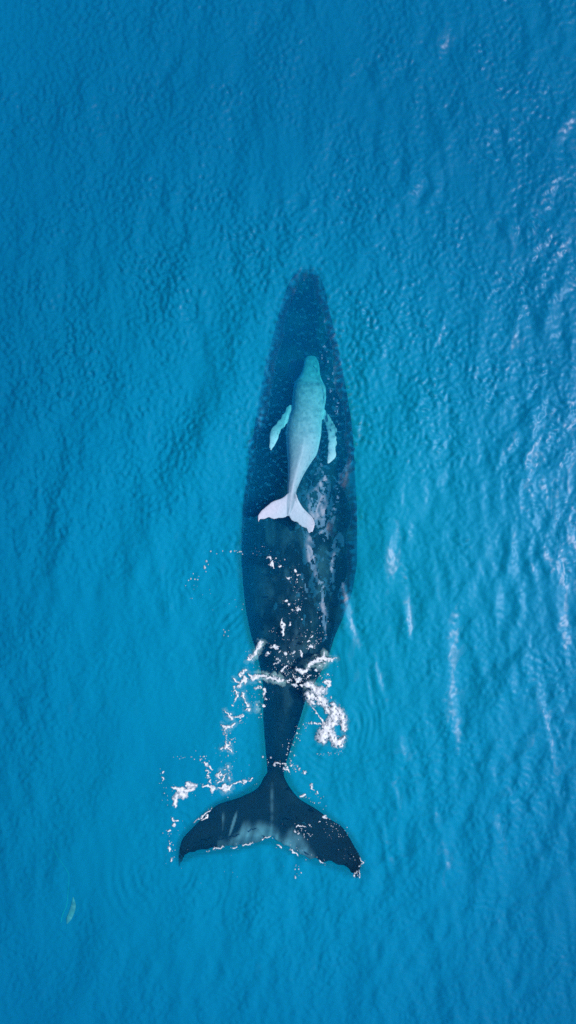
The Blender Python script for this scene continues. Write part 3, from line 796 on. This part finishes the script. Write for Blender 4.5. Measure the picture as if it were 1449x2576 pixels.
F('thin broken foam line along the trailing edge of the right tail fluke', SC, [[(765, 1310, 5), (800, 1335, 4)], [(850, 1345, 4), (900, 1375, 5)], [(1035, 1410, 5), (1060, 1425, 5)], [(920, 1495, 6)], [(892, 1525, 6)]], lace=0.5, multi=True, fat=0.72)

# flecks: spray beads too many to count
ico = bmesh.new(); bmesh.ops.create_icosphere(ico, subdivisions=1, radius=1.0)
IV = np.array([v.co[:] for v in ico.verts]); IF = np.array([[v.index for v in f.verts] for f in ico.faces]); ico.free()
beads = []
def bead(x, y, r):
    beads.append((x, y, r))
def line(conv, a, b_, n, r0, r1, jit):
    for _ in range(int(n * 0.75)):
        t = rng.random()
        q = conv([(a[0] + (b_[0] - a[0]) * t + rng.normal() * jit, a[1] + (b_[1] - a[1]) * t + rng.normal() * jit, r0 + (r1 - r0) * rng.random() ** 3)])[0]
        bead(*q)
for st in STROKES:                                  # spray round every raft
    for _ in range(int(rng.integers(0, 4))):
        i = int(rng.integers(0, len(st)))
        a_, r_ = rng.random() * 6.28, st[i][2] * 1.2 + abs(rng.normal()) * 9
        bead(st[i][0] + math.cos(a_) * r_, st[i][1] + math.sin(a_) * r_, 0.5 + 1.0 * rng.random() ** 2)
line(SA, (560, 260), (830, 460), 90, 3, 11, 60)
line(SA, (470, 470), (900, 500), 70, 3, 9, 35)
line(SA, (640, 60), (1060, 60), 40, 3, 10, 70)
line(SA, (1060, 60), (920, 190), 14, 4, 10, 14)
line(SA, (850, 1000), (690, 1300), 55, 3, 12, 45)
line(SA, (1340, 900), (1250, 1320), 45, 2, 7, 22)
line(SA, (1250, 1320), (1010, 1340), 26, 3, 9, 12)
line(SA, (690, 1210), (690, 1360), 10, 6, 14, 8)
line(SA, (430, 1360), (880, 1530), 26, 4, 13, 30)
line(SA, (120, 640), (330, 900), 50, 3, 9, 70)
line(SA, (40, 1060), (60, 1300), 34, 4, 15, 30)
line(SA, (880, 480), (1150, 520), 40, 3, 9, 25)
line(SA, (430, 720), (440, 820), 10, 3, 8, 10)
line(SA, (230, 160), (400, 420), 22, 3, 9, 50)
line(SB, (900, 20), (970, 280), 30, 6, 16, 40)
line(SB, (480, 230), (620, 340), 10, 6, 15, 25)
line(SB, (240, 335), (480, 340), 14, 4, 12, 10)
line(SB, (880, 480), (980, 560), 16, 4, 11, 25)
line(SB, (100, 540), (215, 1620), 26, 5, 12, 25)
line(SB, (720, 240), (1300, 620), 26, 3, 8, 60)
line(SE, (300, 180), (520, 320), 34, 2, 8, 40)
line(SE, (640, 300), (700, 660), 34, 2, 8, 25)
line(SE, (690, 540), (690, 800), 22, 3, 8, 30)
line(SE, (890, 600), (930, 1000), 16, 4, 8, 25)
line(SE, (780, 1080), (960, 900), 14, 4, 8, 20)
line(SE, (380, 880), (520, 1040), 12, 3, 8, 30)
line(SE, (10, 200), (180, 200), 8, 4, 9, 12)
line(SC, (890, 1190), (1010, 1270), 26, 3, 6, 16)
line(SC, (920, 990), (1080, 1060), 16, 3, 6, 14)
line(SC, (1060, 1140), (1240, 1260), 30, 2, 5, 20)
line(SC, (1120, 1200), (1260, 1440), 30, 1.5, 3.5, 25)
line(SC, (890, 1430), (920, 1530), 8, 2, 6, 12)
line(SC, (700, 1240), (1080, 1430), 20, 2, 4, 14)
for x, y, r in [(530, 1387, 2.4), (545, 1393, 1.8), (560, 1386, 1.6), (602, 1388, 2.2), (519, 1412, 3.2), (524, 1420, 1.6), (514, 1424, 1.6), (515, 1428, 4), (518, 1438, 1.8), (590, 1386, 2.4), (610, 1394, 2.2),
                (486, 1443, 1.8), (480, 1456, 2.2), (490, 1457, 2.6), (497, 1458, 2.2), (474, 1460, 1.8), (500, 1450, 1.4), (562, 1584, 1.6), (566, 1590, 3), (563, 1598, 1.6), (574, 1600, 2), (575, 1586, 1.4)]:
    bead(x, y, r)
line(lambda p: p, (470, 1490), (600, 1520), 22, 0.5, 1.2, 14)
line(lambda p: p, (430, 2060), (620, 2260), 16, 0.5, 1.1, 40)
B = np.array(beads)
bx, by = (B[:, 0] - 724.5) * 0.01, (1288 - B[:, 1]) * 0.01
br = (B[:, 2] * 0.82 + 0.05) * 0.01
bz = height(bx, by) + 0.008
sx = 0.75 + 0.6 * rng.random(len(B)); sy = 0.8 + 0.7 * rng.random(len(B))
V = np.stack([bx[:, None] + IV[None, :, 0] * (br * sx)[:, None], by[:, None] + IV[None, :, 1] * (br * sy)[:, None], bz[:, None] + IV[None, :, 2] * (br * 0.6)[:, None]], -1).reshape(-1, 3)
F_ = (IF[None] + (np.arange(len(B)) * len(IV))[:, None, None]).reshape(-1, 3)
me = mesh_np('foam_flecks', V, F_, True, m_foam)
at = me.attributes.new('thick', 'FLOAT', 'POINT'); at.data.foreach_set('value', np.full(len(V), 0.2, np.float32))
tag(link(bpy.data.objects.new('foam_flecks', me)), 'white beads of spray scattered round the tail and back of the adult whale', 'spray', kind='stuff')

off, VV, FF, TT = 0, [], [], []
for v_, f_, t_ in CRUMBS:
    VV.append(v_); FF.append(f_ + off); TT.append(t_); off += len(v_)
me = mesh_np('foam_crumbs', np.vstack(VV), np.vstack(FF), True, m_foam)
at = me.attributes.new('thick', 'FLOAT', 'POINT'); at.data.foreach_set('value', np.concatenate(TT))
tag(link(bpy.data.objects.new('foam_crumbs', me)), 'small white crumbs of foam broken off the larger patches round the tail', 'sea foam', kind='stuff')

# a pale scrap drifting under the surface, with a thread
m_scrap, N, L = nodes('pale_scrap')
out = N.new('ShaderNodeOutputMaterial'); b = N.new('ShaderNodeBsdfPrincipled')
b.inputs['Roughness'].default_value = 0.7
no = N.new('ShaderNodeTexNoise'); no.inputs['Scale'].default_value = 9
rp = N.new('ShaderNodeValToRGB')
rp.color_ramp.elements[0].color = (0.10, 0.20, 0.20, 1); rp.color_ramp.elements[1].color = (0.42, 0.36, 0.34, 1)
L.new(no.outputs['Fac'], rp.inputs['Fac']); L.new(rp.outputs['Color'], b.inputs['Base Color']); L.new(b.outputs[0], out.inputs['Surface'])
def SD(x, y): return (x * 0.34825, 2090.5 + y * 0.34825)
e = bpy.data.objects.new('drifting_scrap', None); link(e)
e.location = P(*SD(500, 580), 0.7)
tag(e, 'pale green blade shaped scrap drifting underwater at the lower left, trailing a thread', 'flotsam')
def ribbon(name, pts, depth, thick):
    S = spline([(x, y, r * 0.75) for x, y, r in pts], 36)
    rings = []
    for i in range(len(S)):
        A_, B_ = S[max(i - 1, 0)], S[min(i + 1, len(S) - 1)]
        dv = np.array([B_[0] - A_[0], B_[1] - A_[1]]); dv /= np.linalg.norm(dv)
        x, y, r = S[i]
        rr = []
        for g in np.linspace(0, 2 * np.pi, 8, endpoint=False):
            q = np.array(P(x - dv[1] * r * math.cos(g), y + dv[0] * r * math.cos(g), depth + 0.04 * math.sin(i * 0.4)))
            q[2] += thick * math.sin(g)
            rr.append(q - np.array(e.location))
        rings.append(rr)
    v_, f_ = tube(np.array(rings))
    me = bpy.data.meshes.new(name); me.from_pydata(v_, [], f_); me.materials.append(m_scrap)
    me.polygons.foreach_set('use_smooth', np.ones(len(me.polygons), bool))
    link(bpy.data.objects.new(name, me), e)
ribbon('blade', [SD(528, 478) + (1.5,), SD(530, 530) + (8,), SD(515, 590) + (10,), SD(498, 630) + (9,), SD(484, 668) + (2,)], 0.55, 0.02)
ribbon('thread', [SD(378, 105) + (0.7,), SD(420, 190) + (0.9,), SD(468, 260) + (1.0,), SD(498, 325) + (1.1,), SD(492, 430) + (1.1,), SD(482, 530) + (1.4,), SD(450, 610) + (1.8,), SD(440, 665) + (0.8,)], 1.5, 0.008)
